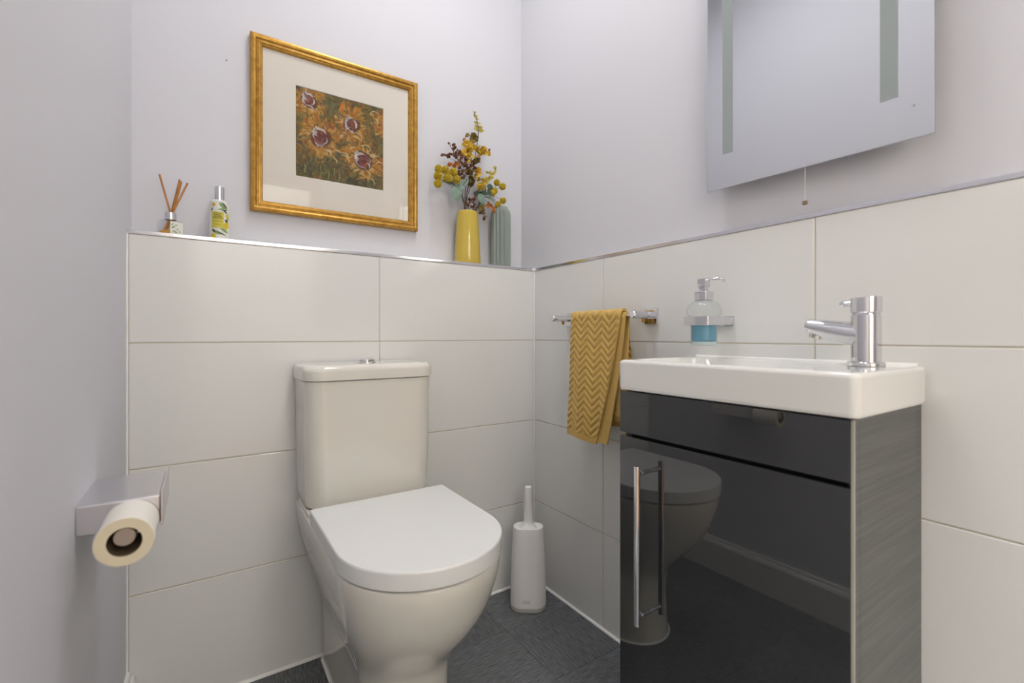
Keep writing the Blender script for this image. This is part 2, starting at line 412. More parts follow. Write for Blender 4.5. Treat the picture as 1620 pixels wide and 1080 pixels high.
# ------------------------------------------------------------------ toilet brush
bc = Vector((-0.121, -0.131, 0)); ang = -0.62
brush = thing('toilet_brush', 'white toilet brush in its slim holder standing in the tiled corner', 'toilet brush', bc)
def oval(w, d, z, r=None):
    r = d/2*0.96 if r is None else r
    ca, sa = math.cos(ang), math.sin(ang)
    return [(bc.x+x*ca-y*sa, bc.y+x*sa+y*ca, z) for x, y in rrect(0, 0, w, d, r, 8)]
bm = B(); loft(bm, [oval(0.114, 0.078, 0.0), oval(0.119, 0.083, 0.003), oval(0.120, 0.084, 0.014)]); obj('base', bm, M['plastic_grey'], brush)
bm = B(); loft(bm, [oval(0.119, 0.083, 0.0145), oval(0.121, 0.085, 0.018), oval(0.119, 0.083, 0.08), oval(0.112, 0.076, 0.17), oval(0.104, 0.068, 0.26), oval(0.102, 0.066, 0.2715), oval(0.100, 0.064, 0.2735), oval(0.097, 0.061, 0.2735), oval(0.093, 0.057, 0.270)])
hold = obj('holder', bm, M['plastic'], brush, angle=40)
bm = B(); lathe(bm, [(0.030, -0.003), (0.026, 0.002), (0.0185, 0.010), (0.0155, 0.022), (0.0145, 0.06), (0.0125, 0.122), (0.0118, 0.133), (0.0095, 0.1355)], (bc.x, bc.y, 0.2715), 28)
obj('handle', bm, M['plastic'], brush, angle=50)
# two short lines of small raised lettering (illegible in the photo)
bm = B(); fd = Vector((math.sin(ang), -math.cos(ang), 0)); sd = Vector((math.cos(ang), math.sin(ang), 0))
for k, (z, half) in enumerate(((0.040, 0.0135), (0.0345, 0.0120))):
    nlet = 6
    for q in range(nlet):
        c = bc+fd*0.0424+sd*(-half+2*half*(q+.5)/nlet-0.006); c.z = z
        t = bmesh.new(); bmesh.ops.create_cube(t, size=1)
        merge(bm, t, Matrix.Translation(c) @ Matrix.Rotation(ang, 4, 'Z') @ Matrix.Diagonal((half*1.5/nlet, 0.0008, 0.0030, 1)))
obj('lettering', bm, M['plastic_grey'], hold)

# ------------------------------------------------------------------ vanity unit
VX, VY0, VY1, VT = -0.275, -1.136, -0.692, 0.800
van = thing('vanity_unit', 'gloss dark grey vanity cupboard with wood-grain side under the basin', 'cabinet', (-0.137, -0.914, 0))
bm = B(); box(bm, VX+0.020, -0.001, VY0+0.0005, VY0+0.016, 0.0, VT, 0.0006, 1); obj('side_panel', bm, M['vanity_side'], van)
bm = B(); box(bm, VX+0.020, -0.001, VY1-0.016, VY1-0.0005, 0.0, VT, 0.0006, 1); obj('side_panel', bm, M['vanity_side'], van)
bm = B(); box(bm, VX+0.0023, VX+0.0199, VY0+0.0005, VY0+0.0043, 0.0, VT, 0.0003, 1); obj('side_panel_lip', bm, M['vanity_side'], van)
bm = B(); box(bm, VX+0.022, -0.002, VY0+0.016, VY1-0.016, 0.10, 0.116); box(bm, -0.010, -0.002, VY0+0.016, VY1-0.016, 0.116, VT-0.002)
box(bm, VX+0.022, VX+0.030, VY0+0.016, VY1-0.016, 0.64, VT-0.004); obj('carcass', bm, M['dark_gap'], van, False)
bm = B(); box(bm, VX+0.040, VX+0.056, VY0+0.016, VY1-0.016, 0.0, 0.0995); obj('plinth', bm, M['vanity_gloss'], van, False)
bm = B(); box(bm, VX, VX+0.018, VY0+0.0046, VY1-0.001, 0.708, VT-0.002, 0.0012, 2); obj('fascia', bm, M['vanity_gloss'], van)
bm = B(); box(bm, VX, VX+0.018, VY0+0.0046, VY1-0.001, 0.105, 0.7005, 0.0012, 2); door = obj('door', bm, M['vanity_gloss'], van)
bm = B(); box(bm, VX-0.0004, VX+0.0022, VY0-0.0004, VY0+0.0043, 0.0, VT-0.001, 0.0006, 2); obj('edge_strip', bm, M['edge_strip'], van)
HX, HY = -0.312, -0.774
bm = B(); lathe(bm, [(0.0052, 0), (0.006, 0.001), (0.006, 0.320), (0.0052, 0.321)], (HX, HY, 0.334), 20); hd = obj('handle', bm, M['chrome'], door, angle=40)
for z in (0.640, 0.352):
    bm = B(); lathe(bm, [(0.0042, 0), (0.0042, 0.012), (0.0048, 0.0125), (0.0048, 0.018), (0.0042, 0.0185), (0.0042, 0.0375)], (HX, HY, z), 16, axis='x'); obj('handle_post', bm, M['chrome'], door)

# ------------------------------------------------------------------ washbasin
bx0, bx1, by0, by1 = -0.283, -0.001, -1.1435, -0.693
bcx, bcy, bw, bh = (bx0+bx1)/2, (by0+by1)/2, bx1-bx0, by1-by0
basin = thing('washbasin', 'shallow white rectangular washbasin on top of the dark grey cupboard', 'sink', (bcx, bcy, VT))
bm = B()
BT = 0.866
rings = []
for z, ins, r in ((0.8008, 0.006, 0.010), (0.802, 0.002, 0.012), (0.808, 0.0, 0.013), (BT-0.008, 0.0, 0.013), (BT-0.003, 0.0015, 0.013), (BT, 0.006, 0.012)):
    rings.append([(x, y, z) for x, y in rrect(bcx, bcy, bw-2*ins, bh-2*ins, r, 8)])
# inner well: offset away from the tap deck (near end) and narrow on the other sides
def well(x0, x1, y0, y1, r, z): return [(x, y, z) for x, y in rrect((x0+x1)/2, (y0+y1)/2, x1-x0, y1-y0, r, 8)]
rings += [well(bx0+0.012, bx1-0.022, by0+0.088, by1-0.014, 0.05, BT),
          well(bx0+0.016, bx1-0.026, by0+0.094, by1-0.018, 0.05, BT-0.003),
          well(bx0+0.022, bx1-0.034, by0+0.105, by1-0.024, 0.055, BT-0.018),
          well(bx0+0.045, bx1-0.055, by0+0.14, by1-0.05, 0.06, BT-0.048),
          well(bx0+0.09, bx1-0.10, by0+0.20, by1-0.13, 0.04, BT-0.054)]
loft(bm, rings)
obj('bowl', bm, M['basin'], basin, angle=50)
bm = B(); lathe(bm, [(0.0, 0), (0.021, 0.0), (0.021, 0.002), (0.016, 0.004), (0.006, 0.005)], (bcx-0.0, bcy+0.03, BT-0.0535), 28, False); obj('waste', bm, M['chrome'], basin)
bm = B(); tube(bm, [(-0.002, by0+0.012, BT), (-0.002, by1-0.002, BT)], 0.004, 8); obj('sealant_bead', bm, M['sealant'], basin)

# ------------------------------------------------------------------ tap
tc = Vector((-0.094, -1.0865, BT))
tap = thing('mixer_tap', 'chrome single-lever mixer tap on the near end of the basin', 'tap', tc)
bm = B(); lathe(bm, [(0.0260, 0.0), (0.0272, 0.0008), (0.0272, 0.0062), (0.0260, 0.0075), (0.0225, 0.0085)], tc, 44); obj('base', bm, M['chrome'], tap)
bm = B(); lathe(bm, [(0.0215, 0.008), (0.0215, 0.087), (0.0206, 0.0885), (0.0190, 0.0890)], tc, 48); obj('body', bm, M['chrome'], tap)
bm = B()
rings = []
for r, z in ((0.0190, 0.0885), (0.0215, 0.0915), (0.0226, 0.0925), (0.0226, 0.116), (0.0219, 0.1172)):
    rings.append([(tc.x+r*math.cos(2*PI*k/48), tc.y+r*math.sin(2*PI*k/48), tc.z+z-(0.05*r*math.sin(2*PI*k/48) if z > .1 else 0)) for k in range(48)])
loft(bm, rings); lev = obj('lever_cap', bm, M['chrome'], tap)
ldir = Vector((-0.22, 1.0, 0)).normalized()
bm = B()
c = tc+Vector((0, 0, 0.1085))
pts = [c+ldir*0.016, c+ldir*0.027+Vector((0, 0, -.001)), c+ldir*0.034+Vector((0, 0, -.001)), c+ldir*0.037+Vector((0, 0, -.001))]
sv = Vector((ldir.y, -ldir.x, 0)); rings = []
for p, (hw, hh) in zip(pts, ((0.0095, 0.0058), (0.0088, 0.0055), (0.0078, 0.0048), (0.005, 0.0026))):
    rings.append([p+sv*hw*math.cos(2*PI*k/16)+Vector((0, 0, hh*math.sin(2*PI*k/16))) for k in range(16)])
loft(bm, rings); obj('lever', bm, M['chrome'], lev)
sdir = Vector((-0.10, 1.0, 0)).normalized()
bm = B()
pts = [tc+Vector((0, 0, 0.0535))+sdir*d+Vector((0, 0, h)) for d, h in ((0.006, 0.0), (0.024, 0.002), (0.058, 0.0095), (0.086, 0.0165), (0.0900, 0.0178))]
sv = Vector((sdir.y, -sdir.x, 0)); rings = []
for p, (hw, hh) in zip(pts, ((0.0195, 0.0205), (0.0190, 0.0205), (0.0170, 0.0168), (0.0152, 0.0128), (0.0130, 0.0108))):
    rings.append([p+sv*hw*math.cos(2*PI*k/28)+(Vector((0, 0, 1))-sdir*0.25)*hh*math.sin(2*PI*k/28) for k in range(28)])
loft(bm, rings); sp = obj('spout', bm, M['chrome'], tap, angle=45)
bm = B(); a = tc+Vector((0, 0, 0.0570))+sdir*0.074
t = bmesh.new(); lathe(t, [(0.0095, -0.010), (0.0102, -0.009), (0.0102, 0.006)], (0, 0, 0), 24); merge(bm, t, Matrix.Translation(a) @ Matrix.Rotation(0.28, 4, 'X'))
obj('aerator', bm, M['brushed'], sp)

# ------------------------------------------------------------------ soap dispenser in its bracket
sc = Vector((-0.072, -0.762, 0.0))
br = thing('soap_bracket', 'square chrome wall bracket holding the glass soap bottle', 'bracket', (-0.006, -0.775, 0.951))
bm = B()
ringz = lambda s, r, z: [(x, y, z) for x, y in rrect(sc.x, sc.y, s, s, r, 6)]
loft(bm, [ringz(0.064, 0.004, 0.9415), ringz(0.065, 0.0045, 0.942), ringz(0.065, 0.0045, 0.9615), ringz(0.064, 0.004, 0.962), ringz(0.0602, 0.003, 0.962), ringz(0.0602, 0.003, 0.9415), ringz(0.064, 0.004, 0.9415)], False, False)
obj('ring', bm, M['chrome'], br)
bm = B(); box(bm, -0.0405, -0.005, sc.y-0.030, sc.y-0.014, 0.943, 0.961, 0.0015); obj('arm', bm, M['chrome'], br)
bm = B(); box(bm, -0.006, 0.0, sc.y-0.032, sc.y+0.012, 0.940, 0.964, 0.0015); obj('wall_plate', bm, M['chrome'], br)
sd_ = thing('soap_dispenser', 'glass pump bottle of blue soap held on the tiled wall above the basin', 'soap dispenser', (sc.x, sc.y, 0.895))
prof = [(0.022, 0.0), (0.0275, 0.001), (0.0290, 0.004), (0.0292, 0.05), (0.0296, 0.064), (0.033, 0.0665), (0.0375, 0.072), (0.0385, 0.078), (0.0370, 0.087), (0.0315, 0.096), (0.023, 0.102), (0.015, 0.1035), (0.0145, 0.106)]
bm = B(); lathe(bm, prof, (sc.x, sc.y, 0.895), 40, True, False); obj('bottle', bm, M['glass'], sd_, angle=60)
bm = B(); lathe(bm, [(0.0255, 0.010), (0.0272, 0.012), (0.0274, 0.048)], (sc.x, sc.y, 0.895), 36); obj('soap', bm, M['soap'], sd_)
bm = B(); lathe(bm, [(0.0250, 0.0015), (0.0270, 0.003), (0.0270, 0.0095)], (sc.x, sc.y, 0.895), 36); obj('thick_base', bm, mat('pale_glass_base', (196, 212, 216), 0.3), sd_)
bm = B(); box(bm, sc.x-0.0155, sc.x+0.0155, sc.y-0.0155, sc.y+0.0155, 0.9985, 1.0205, 0.0025, 3); obj('collar', bm, M['chrome'], sd_)
bm = B(); box(bm, sc.x-0.0078, sc.x+0.0078, sc.y-0.0078, sc.y+0.0078, 1.0205, 1.0305, 0.001); ph = obj('pump_stem', bm, M['chrome'], sd_)
bm = B(); box(bm, sc.x-0.0105, sc.x+0.0105, sc.y-0.0105, sc.y+0.0105, 1.0302, 1.0500, 0.0018, 2); obj('pump_head', bm, M['chrome'], sd_)
nd = Vector((0.30, -0.95, 0)).normalized()
bm = B(); q = Vector((sc.x, sc.y, 1.0465)); tube(bm, bez([q+nd*0.009, q+nd*0.025+Vector((0, 0, .0012)), q+nd*0.036+Vector((0, 0, .0005)), q+nd*0.046+Vector((0, 0, -.0055))], 6), [0.0028]*10+[0.0026]*9, 12); obj('nozzle', bm, M['chrome'], sd_)

# ------------------------------------------------------------------ towel rail
rail = thing('towel_rail', 'chrome towel rail on square wall plates near the corner', 'towel rail', (0, -0.38, 0.972))
RX, RZ = -0.066, 0.974
for y in (-0.212, -0.554):
    bm = B(); box(bm, -0.008, 0.0, y-0.0215, y+0.0215, RZ-0.025, RZ+0.020, 0.0012, 2); pl = obj('wall_plate', bm, M['chrome'], rail)
    bm = B(); lathe(bm, [(0.0098, -0.006), (0.0105, -0.010), (0.0105, -0.078), (0.0098, -0.0805), (0.0080, -0.082)], (0, y, RZ), 28, axis='x'); obj('post', bm, M['chrome'], rail)
    bm = B(); lathe(bm, [(0.0038, -0.0195), (0.0043, -0.0185), (0.0043, -0.0095)], (-0.034, y+0.002, RZ), 16); obj('grub_screw', bm, M['brass'], rail)
bm = B(); lathe(bm, [(0.0062, -0.55), (0.0062, -0.216)], (RX, 0, RZ), 20, axis='y'); obj('bar', bm, M['chrome'], rail)

# ------------------------------------------------------------------ hand towel: folded lengthways, hung over the bar
def tri(t): t = t % 1.0; return 1-abs(2*t-1)
def chev(u, s):
    """relief of woven zigzag ridges; u across, s down the cloth (metres)"""
    ph = s/0.0205-1.30*tri(u/0.0575+0.15)
    f = ph % 1.0
    k = 0.5-0.5*math.cos(2*PI*f)
    return 0.0030*min(1.0, k**0.7*1.1)
def towel_sheet(name, parent, edge_l, edge_r, xoff, drop_f, drop_b, nu, ns, relief=True, th=0.0042, hem=True, loc=None, over=0.0085):
    """cloth going up from the front hem, over the bar and down behind it"""
    bm = B(); R = over
    total = drop_f+PI*R+drop_b
    fr, bk = [], []
    def pos(s):
        if s < drop_f: 
            z = RZ-(drop_f-s); sway = 0.010*((drop_f-s)/drop_f)**1.4
            return (RX-R-xoff-sway, z, -1, 0)
        if s < drop_f+PI*R:
            a = (s-drop_f)/R
            return (RX-(R+xoff)*math.cos(a), RZ+(R+xoff)*math.sin(a), -math.cos(a), math.sin(a))
        d = s-drop_f-PI*R
        return (RX+R+xoff-0.006*min(1, d/0.1), RZ-d, 1, 0)
    for i in range(ns+1):
        s = total*i/ns; x, z, nx, nz = pos(s); a_, b_ = [], []
        el, er = edge_l(s, drop_f), edge_r(s, drop_f)
        for j in range(nu+1):
            u = j/nu; y = el+(er-el)*u
            h = chev(u*abs(er-el), s) if relief and 0.020 < s < total-0.020 else (0.0014 if relief else 0.0004*math.sin(90*u+40*s))
            wv = 0.0035*math.sin(7*u+1.0+6*s)*min(1, abs(s-drop_f)/0.15)
            zz = z-(0.010*u if s < 0.02 else 0.010*u*max(0, 1-s/drop_f) if s < drop_f else 0)
            a_.append(bm.verts.new((x+nx*(h+th/2)+wv*(1 if s < drop_f else 0.3), y, zz+nz*(h+th/2))))
            b_.append(bm.verts.new((x-nx*th/2+wv*(1 if s < drop_f else 0.3), y, zz-nz*th/2)))
        fr.append(a_); bk.append(b_)
    for i in range(ns):
        for j in range(nu):
            bm.faces.new((fr[i][j], fr[i][j+1], fr[i+1][j+1], fr[i+1][j]))
            bm.faces.new((bk[i][j+1], bk[i][j], bk[i+1][j], bk[i+1][j+1]))
    for i in range(ns):
        bm.faces.new((fr[i][0], fr[i+1][0], bk[i+1][0], bk[i][0])); bm.faces.new((fr[i][nu], bk[i][nu], bk[i+1][nu], fr[i+1][nu]))
    for j in range(nu):
        bm.faces.new((fr[0][j], bk[0][j], bk[0][j+1], fr[0][j+1])); bm.faces.new((fr[ns][j], fr[ns][j+1], bk[ns][j+1], bk[ns][j]))
    return obj(name, bm, M['towel'], parent, angle=70, loc=loc)
towel = thing('hand_towel', 'mustard yellow hand towel with zigzag weave folded over the chrome rail', 'towel', (RX, -0.40, 0.61))
towel_sheet('front_layer', towel, lambda s, d: -0.309+0.012*max(0, 1-s/d), lambda s, d: -0.512+0.088*max(0, 1-s/d)**1.15, 0.0062, 0.362, 0.30, 120, 400)
towel_sheet('inner_layer', towel, lambda s, d: -0.318, lambda s, d: -0.524+0.062*max(0, 1-s/d)**1.3, -0.0005, 0.357, 0.285, 10, 60, relief=False)
def side_fold(name, y0, y1, x0, x1, z0, z1, relief):
    """one hanging fold of the back half seen beside the front flap"""
    bm = B(); nu, ns = 24, 120; F_, K_ = [], []
    for i in range(ns+1):
        z = z0+(z1-z0)*i/ns; a_, b_ = [], []
        tk = 0.35+0.65*min(1, i/ns*3)
        for j in range(nu+1):
            u = j/nu; x = x0+(x1-x0)*u*tk; y = y0+(y1-y0)*u
            h = chev(u*0.06, (z0-z)) if relief and i < ns-5 else 0.0006
            a_.append(bm.verts.new((x-h, y-h*0.8, z))); b_.append(bm.verts.new((x+0.0035, y+0.003, z)))
        F_.append(a_); K_.append(b_)
    for A, s in ((F_, 1), (K_, -1)):
        for i in range(ns):
            for j in range(nu):
                q = (A[i][j], A[i][j+1], A[i+1][j+1], A[i+1][j]); bm.faces.new(q if s > 0 else q[::-1])
    for i in range(ns):
        bm.faces.new((F_[i][0], F_[i+1][0], K_[i+1][0], K_[i][0])); bm.faces.new((F_[i][nu], K_[i][nu], K_[i+1][nu], F_[i+1][nu]))
    for j in range(nu):
        bm.faces.new((F_[0][j], K_[0][j], K_[0][j+1], F_[0][j+1])); bm.faces.new((F_[ns][j], F_[ns][j+1], K_[ns][j+1], K_[ns][j]))
    obj(name, bm, M['towel'], towel, angle=70)
side_fold('back_fold', -0.440, -0.505, -0.050, -0.030, 0.966, 0.655, True)
side_fold('back_fold', -0.455, -0.487, -0.030, -0.016, 0.960, 0.66, False)

# ------------------------------------------------------------------ mirror
mir = thing('wall_mirror', 'tall frameless mirror with two frosted strips above the basin', 'mirror', (-0.02, -0.96, 1.2555))
MA = Vector((-0.036, -0.7470, 0)); MB_ = Vector((-0.036, -1.1620, 0))       # far and near edge of the glass
du = (MB_-MA).normalized(); dn = Vector((du.y, -du.x, 0))                    # dn points into the room
if dn.x > 0: dn = -dn
MWID = (MB_-MA).length; MZ0, MZ1 = 1.2553, 1.955
def slab(bm, u0, u1, z0, z1, d0, d1, bev=0.0):
    t = bmesh.new(); box(t, u0, u1, d0, d1, z0, z1, bev, 2)
    for v in t.verts: v.co = MA+du*v.co.x+dn*v.co.y+Vector((0, 0, v.co.z+0.0040-0.0068*v.co.x/MWID))   # hangs a touch out of level
    return merge(bm, t)
bm = B(); slab(bm, 0, MWID, MZ0, MZ1, -0.005, 0.0, 0.0012); obj('glass', bm, M['mirror'], mir)
bm = B(); slab(bm, 0.035, MWID-0.035, MZ0+0.03, MZ1-0.03, -0.024, -0.0052, 0.001); obj('backing', bm, M['alu'], mir)
for u0, u1 in ((0.0395, 0.0640), (0.3405, 0.3665)):
    bm = B(); slab(bm, u0, u1, 1.3335, MZ1-0.078, -0.002, 0.0004); obj('frosted_strip', bm, M['frost'], mir, False)
bm = B(); slab(bm, 0.385, 0.391, 1.3105, 1.3115, 0, 0.0004); slab(bm, 0.3876, 0.3884, 1.3075, 1.311, 0, 0.0004); obj('touch_mark', bm, M['frost'], mir, False)
pc = Vector((-0.0365, -0.9640, 0))
cord = thing('pull_cord', 'thin white pull cord with a small brown bead under the mirror', 'cord', (pc.x, pc.y, 1.181))
bm = B(); tube(bm, [(pc.x, pc.y, 1.186), (pc.x, pc.y, 1.262)], 0.0004, 6); obj('string', bm, M['cord'], cord)
bm = B(); box(bm, pc.x-0.0035, pc.x+0.0035, pc.y-0.0045, pc.y+0.0045, 1.1795, 1.1875, 0.0012, 2); obj('bead', bm, M['bead'], cord)

# ------------------------------------------------------------------ framed painting
px0, px1, pz0, pz1, PY = -0.9287, -0.4300, 1.2722, 1.7755, 0.10
pic = thing('picture', 'gold framed abstract sunflower painting with a wide cream mount', 'picture', ((px0+px1)/2, PY, pz0))
prof = [(0, 0.099), (0, 0.083), (0.003, 0.0785), (0.008, 0.077), (0.013, 0.0785), (0.0165, 0.0825), (0.0185, 0.0825), (0.0200, 0.0800), (0.0240, 0.0800), (0.0255, 0.0835), (0.0280, 0.0835), (0.0300, 0.0860), (0.0320, 0.0900), (0.0320, 0.099)]
def rail_side(c0, c1, ins0, ins1):
    bm = B(); loft(bm, [[(c0[0]+ins0[0]*p, y, c0[1]+ins0[1]*p) for p, y in prof], [(c1[0]+ins1[0]*p, y, c1[1]+ins1[1]*p) for p, y in prof]])
    obj('frame_side', bm, M['gold'], pic, angle=25)
cs = [(px0, pz0), (px1, pz0), (px1, pz1), (px0, pz1)]; iv = [(1, 1), (-1, 1), (-1, -1), (1, -1)]
for k in range(4): rail_side(cs[k], cs[(k+1) % 4], iv[k], iv[(k+1) % 4])
ax0, ax1, az0, az1 = -0.8098, -0.5467, 1.3937, 1.6605
bm = B()
def rect(x0, x1, z0, z1, y): return [(x0, y, z0), (x1, y, z0), (x1, y, z1), (x0, y, z1)]
loft(bm, [rect(px0+0.030, px1-0.030, pz0+0.030, pz1-0.030, 0.0905), rect(ax0-0.0015, ax1+0.0015, az0-0.0015, az1+0.0015, 0.0905)], False, False)
obj('mount', bm, M['mat'], pic, False)
bm = B(); loft(bm, [rect(ax0-0.0015, ax1+0.0015, az0-0.0015, az1+0.0015, 0.0905), rect(ax0, ax1, az0, az1, 0.0925)], False, False)
obj('mount_bevel', bm, M['mat_core'], pic, False)
bm = B(); box(bm, px0+0.006, px1-0.006, pz0 and PY-0.0045, PY-0.0008, pz0+0.006, pz1-0.006); obj('backing_board', bm, M['dark_gap'], pic, False)
bm = B(); loft(bm, [rect(px0+0.031, px1-0.031, pz0+0.031, pz1-0.031, 0.0890)], True, False); obj('glass', bm, M['picture_glass'], pic, False)

def paint_canvas(N=220):
    rg = np.random.RandomState(5)
    yy, xx = np.mgrid[0:N, 0:N]/(N-1.0)
    C = np.zeros((N, N, 3))
    base = np.array([112, 100, 50.]); C[:] = base
    def dab(x, y, ang, ln, wd, col, op=0.85, curve=0.0):
        r = ln+wd
        x0, x1 = max(0, int((x-r)*N)), min(N, int((x+r)*N)+2); y0, y1 = max(0, int((y-r)*N)), min(N, int((y+r)*N)+2)
        if x0 >= x1 or y0 >= y1: return
        dx = xx[y0:y1, x0:x1]-x; dy = yy[y0:y1, x0:x1]-y
        a = dx*math.cos(ang)+dy*math.sin(ang); b = -dx*math.sin(ang)+dy*math.cos(ang)
        b = b-curve*(a*a)/max(ln, 1e-3)
        m = np.clip(1.25-((a/ln)**2+(b/wd)**2), 0, 0.25)*4
        streak = 0.86+0.28*np.sin(b*N*2.1+rg.rand()*6)*np.cos(a*N*0.15)
        m = (m*op)[..., None]
        C[y0:y1, x0:x1] = C[y0:y1, x0:x1]*(1-m)+np.array(col)*np.clip(streak, .7, 1.15)[..., None]*m
    pal = [(104, 98, 50), (132, 108, 44), (168, 118, 34), (86, 84, 56), (122, 116, 72), (150, 100, 30), (96, 78, 36)]
    for _ in range(900):
        x, y = rg.rand(2); p = pal[rg.randint(len(pal))]
        if y > 0.74 and rg.rand() < .75: p = [(78, 84, 50), (92, 98, 60), (64, 64, 46), (112, 84, 48)][rg.randint(4)]
        dab(x, y, rg.rand()*PI if y < .7 else PI/2+rg.randn()*.4, 0.03+0.04*rg.rand(), 0.008+0.014*rg.rand(), p, .7, rg.randn()*.3)
    heads = [(0.135, 0.125, .066, .080, .5), (0.61, 0.285, .070, .090, -.4), (0.262, 0.515, .084, .108, -.55), (0.75, 0.68, .100, .092, .3), (1.0, 0.18, .05, .06, 0)]
    gold = [(190, 130, 40), (198, 146, 56), (176, 112, 34), (212, 164, 80), (222, 190, 136), (164, 98, 36)]
    for hx, hy, rx, ry, an in heads:
        for k in range(95):
            a = rg.rand()*2*PI; d = 1.05+1.25*rg.rand()
            x, y = hx+math.cos(a)*rx*d, hy+math.sin(a)*ry*d
            dab(x, y, a+rg.randn()*.35, 0.036+0.046*rg.rand(), 0.011+0.014*rg.rand(), gold[rg.choice(6, p=[.28, .24, .2, .14, .05, .09])], .85, rg.randn()*.4)
    for k in range(110):
        dab(0.04+.9*rg.rand(), 0.30+.35*rg.rand(), rg.rand()*PI, .035, .012, gold[rg.randint(3)], .55, .3)
    for k in range(420):
        x, y = rg.rand(2); p = [(104, 98, 54), (124, 104, 52), (84, 82, 58), (118, 112, 78), (140, 108, 46), (98, 76, 44), (150, 120, 60)][rg.randint(7)]
        dab(x, y, rg.rand()*PI, .018+.034*rg.rand(), .006+.010*rg.rand(), p, .62, rg.randn()*.5)
    for hx, hy, rx, ry, an in heads:
        for k in range(26):
            a = rg.rand()*2*PI; d = 1.1+0.8*rg.rand()
            dab(hx+math.cos(a)*rx*d, hy+math.sin(a)*ry*d, a+rg.randn()*.5, .03+.035*rg.rand(), .006+.008*rg.rand(), gold[rg.randint(6)], .8, rg.randn()*.6)
    for hx, hy, rx, ry, an in heads[:4]:
        dab(hx+.012, hy+.010, an, ry*1.10, rx*1.02, (84, 62, 44), .75)
        dab(hx, hy, an, ry*.98, rx*.92, (118, 58, 44), .95)
        for k in range(34):
            a = rg.rand()*2*PI; d = .75*rg.rand()**.5
            dab(hx+math.cos(a)*rx*d, hy+math.sin(a)*ry*d, an+1.4+rg.randn()*.5, .020+.014*rg.rand(), .006+.006*rg.rand(), [(150, 70, 44), (104, 46, 42), (176, 108, 58), (100, 56, 62), (150, 96, 100)][rg.randint(5)], .75, .3)
        for k in range(14):
            a = 2.5+rg.randn()*.7+(PI if k % 4 == 0 else 0)
            dab(hx+math.cos(a)*rx*.92, hy-abs(math.sin(a))*ry*.9*(1 if k % 3 else -1), a+PI/2, .024+.024*rg.rand(), .006+.007*rg.rand(), [(206, 198, 200), (160, 150, 158), (228, 220, 212)][rg.randint(3)], .85, .5)
    for x0, y0, a, l in ((.46, .625, .15, .05), (.55, .64, .35, .05), (.88, .06, -.3, .06), (.93, .17, 1.2, .05), (.72, .38, .7, .05), (.8, .49, .2, .06), (.37, .66, .6, .05), (.44, .74, .9, .04), (.83, .82, 1.1, .05), (.88, .90, .9, .05), (.62, .55, -.5, .04), (.9, .60, -.6, .06), (.95, .66, -.2, .05)):
        dab(x0, y0, a, l, .007, (226, 206, 170), .8, .6)
    for x0, y0, h in ((.10, .90, .07), (.27, .92, .08), (.36, .93, .07), (.42, .88, .05), (.48, .93, .07)):
        dab(x0, y0, PI/2+.08, h, .005, (168, 160, 92), .8, .2)
    for x0, y0 in ((.52, .09), (.66, .11), (.50, .12)): dab(x0, y0, PI/2+.3, .055, .018, (216, 132, 36), .9, .3)
    for x0, y0 in ((.40, .12), (.47, .20), (.38, .20)): dab(x0, y0, PI/2, .06, .02, (118, 122, 92), .6, .3)
    for x0, y0 in ((.57, .80), (.05, .62), (.77, .95), (.02, .02)): dab(x0, y0, .4, .03, .018, (66, 70, 78), .7, .3)
    C += rg.randn(N, N, 1)*6
    return np.clip(C, 20, 245)
CV = paint_canvas(); N = CV.shape[0]
def tolin(c): c = c/255.0; return np.where(c <= .04045, c/12.92, ((c+.055)/1.055)**2.4)
me = bpy.data.meshes.new('painting')
gx, gz = np.meshgrid(np.linspace(ax0, ax1, N), np.linspace(az1, az0, N))
vv = np.stack([gx.ravel(), np.full(N*N, 0.0930), gz.ravel()], 1)-np.array(rootloc(pic))
idx = np.arange(N*N).reshape(N, N)
fc = np.stack([idx[:-1, :-1].ravel(), idx[1:, :-1].ravel(), idx[1:, 1:].ravel(), idx[:-1, 1:].ravel()], 1)
me.from_pydata(vv.tolist(), [], fc.tolist())
ca = me.color_attributes.new('paint', 'FLOAT_COLOR', 'POINT')
ca.data.foreach_set('color', np.concatenate([tolin(CV.reshape(-1, 3)), np.ones((N*N, 1))], 1).astype(np.float32).ravel())
obj('painting', me, attr_mat('oil_paint', 'paint', 0.5), pic, False)

# ------------------------------------------------------------------ things on the ledge
SY = 0.052
def wrap(bm, poly, c, r, z0):
    """flat print (u across in metres, v up) wrapped on an upright cylinder facing the room"""
    t = bmesh.new(); t.faces.new([t.verts.new((u, v, 0)) for u, v in poly])
    for k in range(-16, 17):
        bmesh.ops.bisect_plane(t, geom=t.verts[:]+t.edges[:]+t.faces[:], plane_co=(k*0.0021, 0, 0), plane_no=(1, 0, 0))
    for v in t.verts: v.co = Vector((c[0]+r*math.sin(v.co.x/r), c[1]-r*math.cos(v.co.x/r), z0+v.co.y))
    merge(bm, t)
def leafpoly(u, v, ln, wd, a, n=7):
    top = [(ln*(i/n-.5), wd/2*math.sin(PI*i/n)) for i in range(n+1)]; bot = [(x, -y) for x, y in top[::-1][1:-1]]
    return [(u+x*math.cos(a)-y*math.sin(a), v+x*math.sin(a)+y*math.cos(a)) for x, y in top+bot]
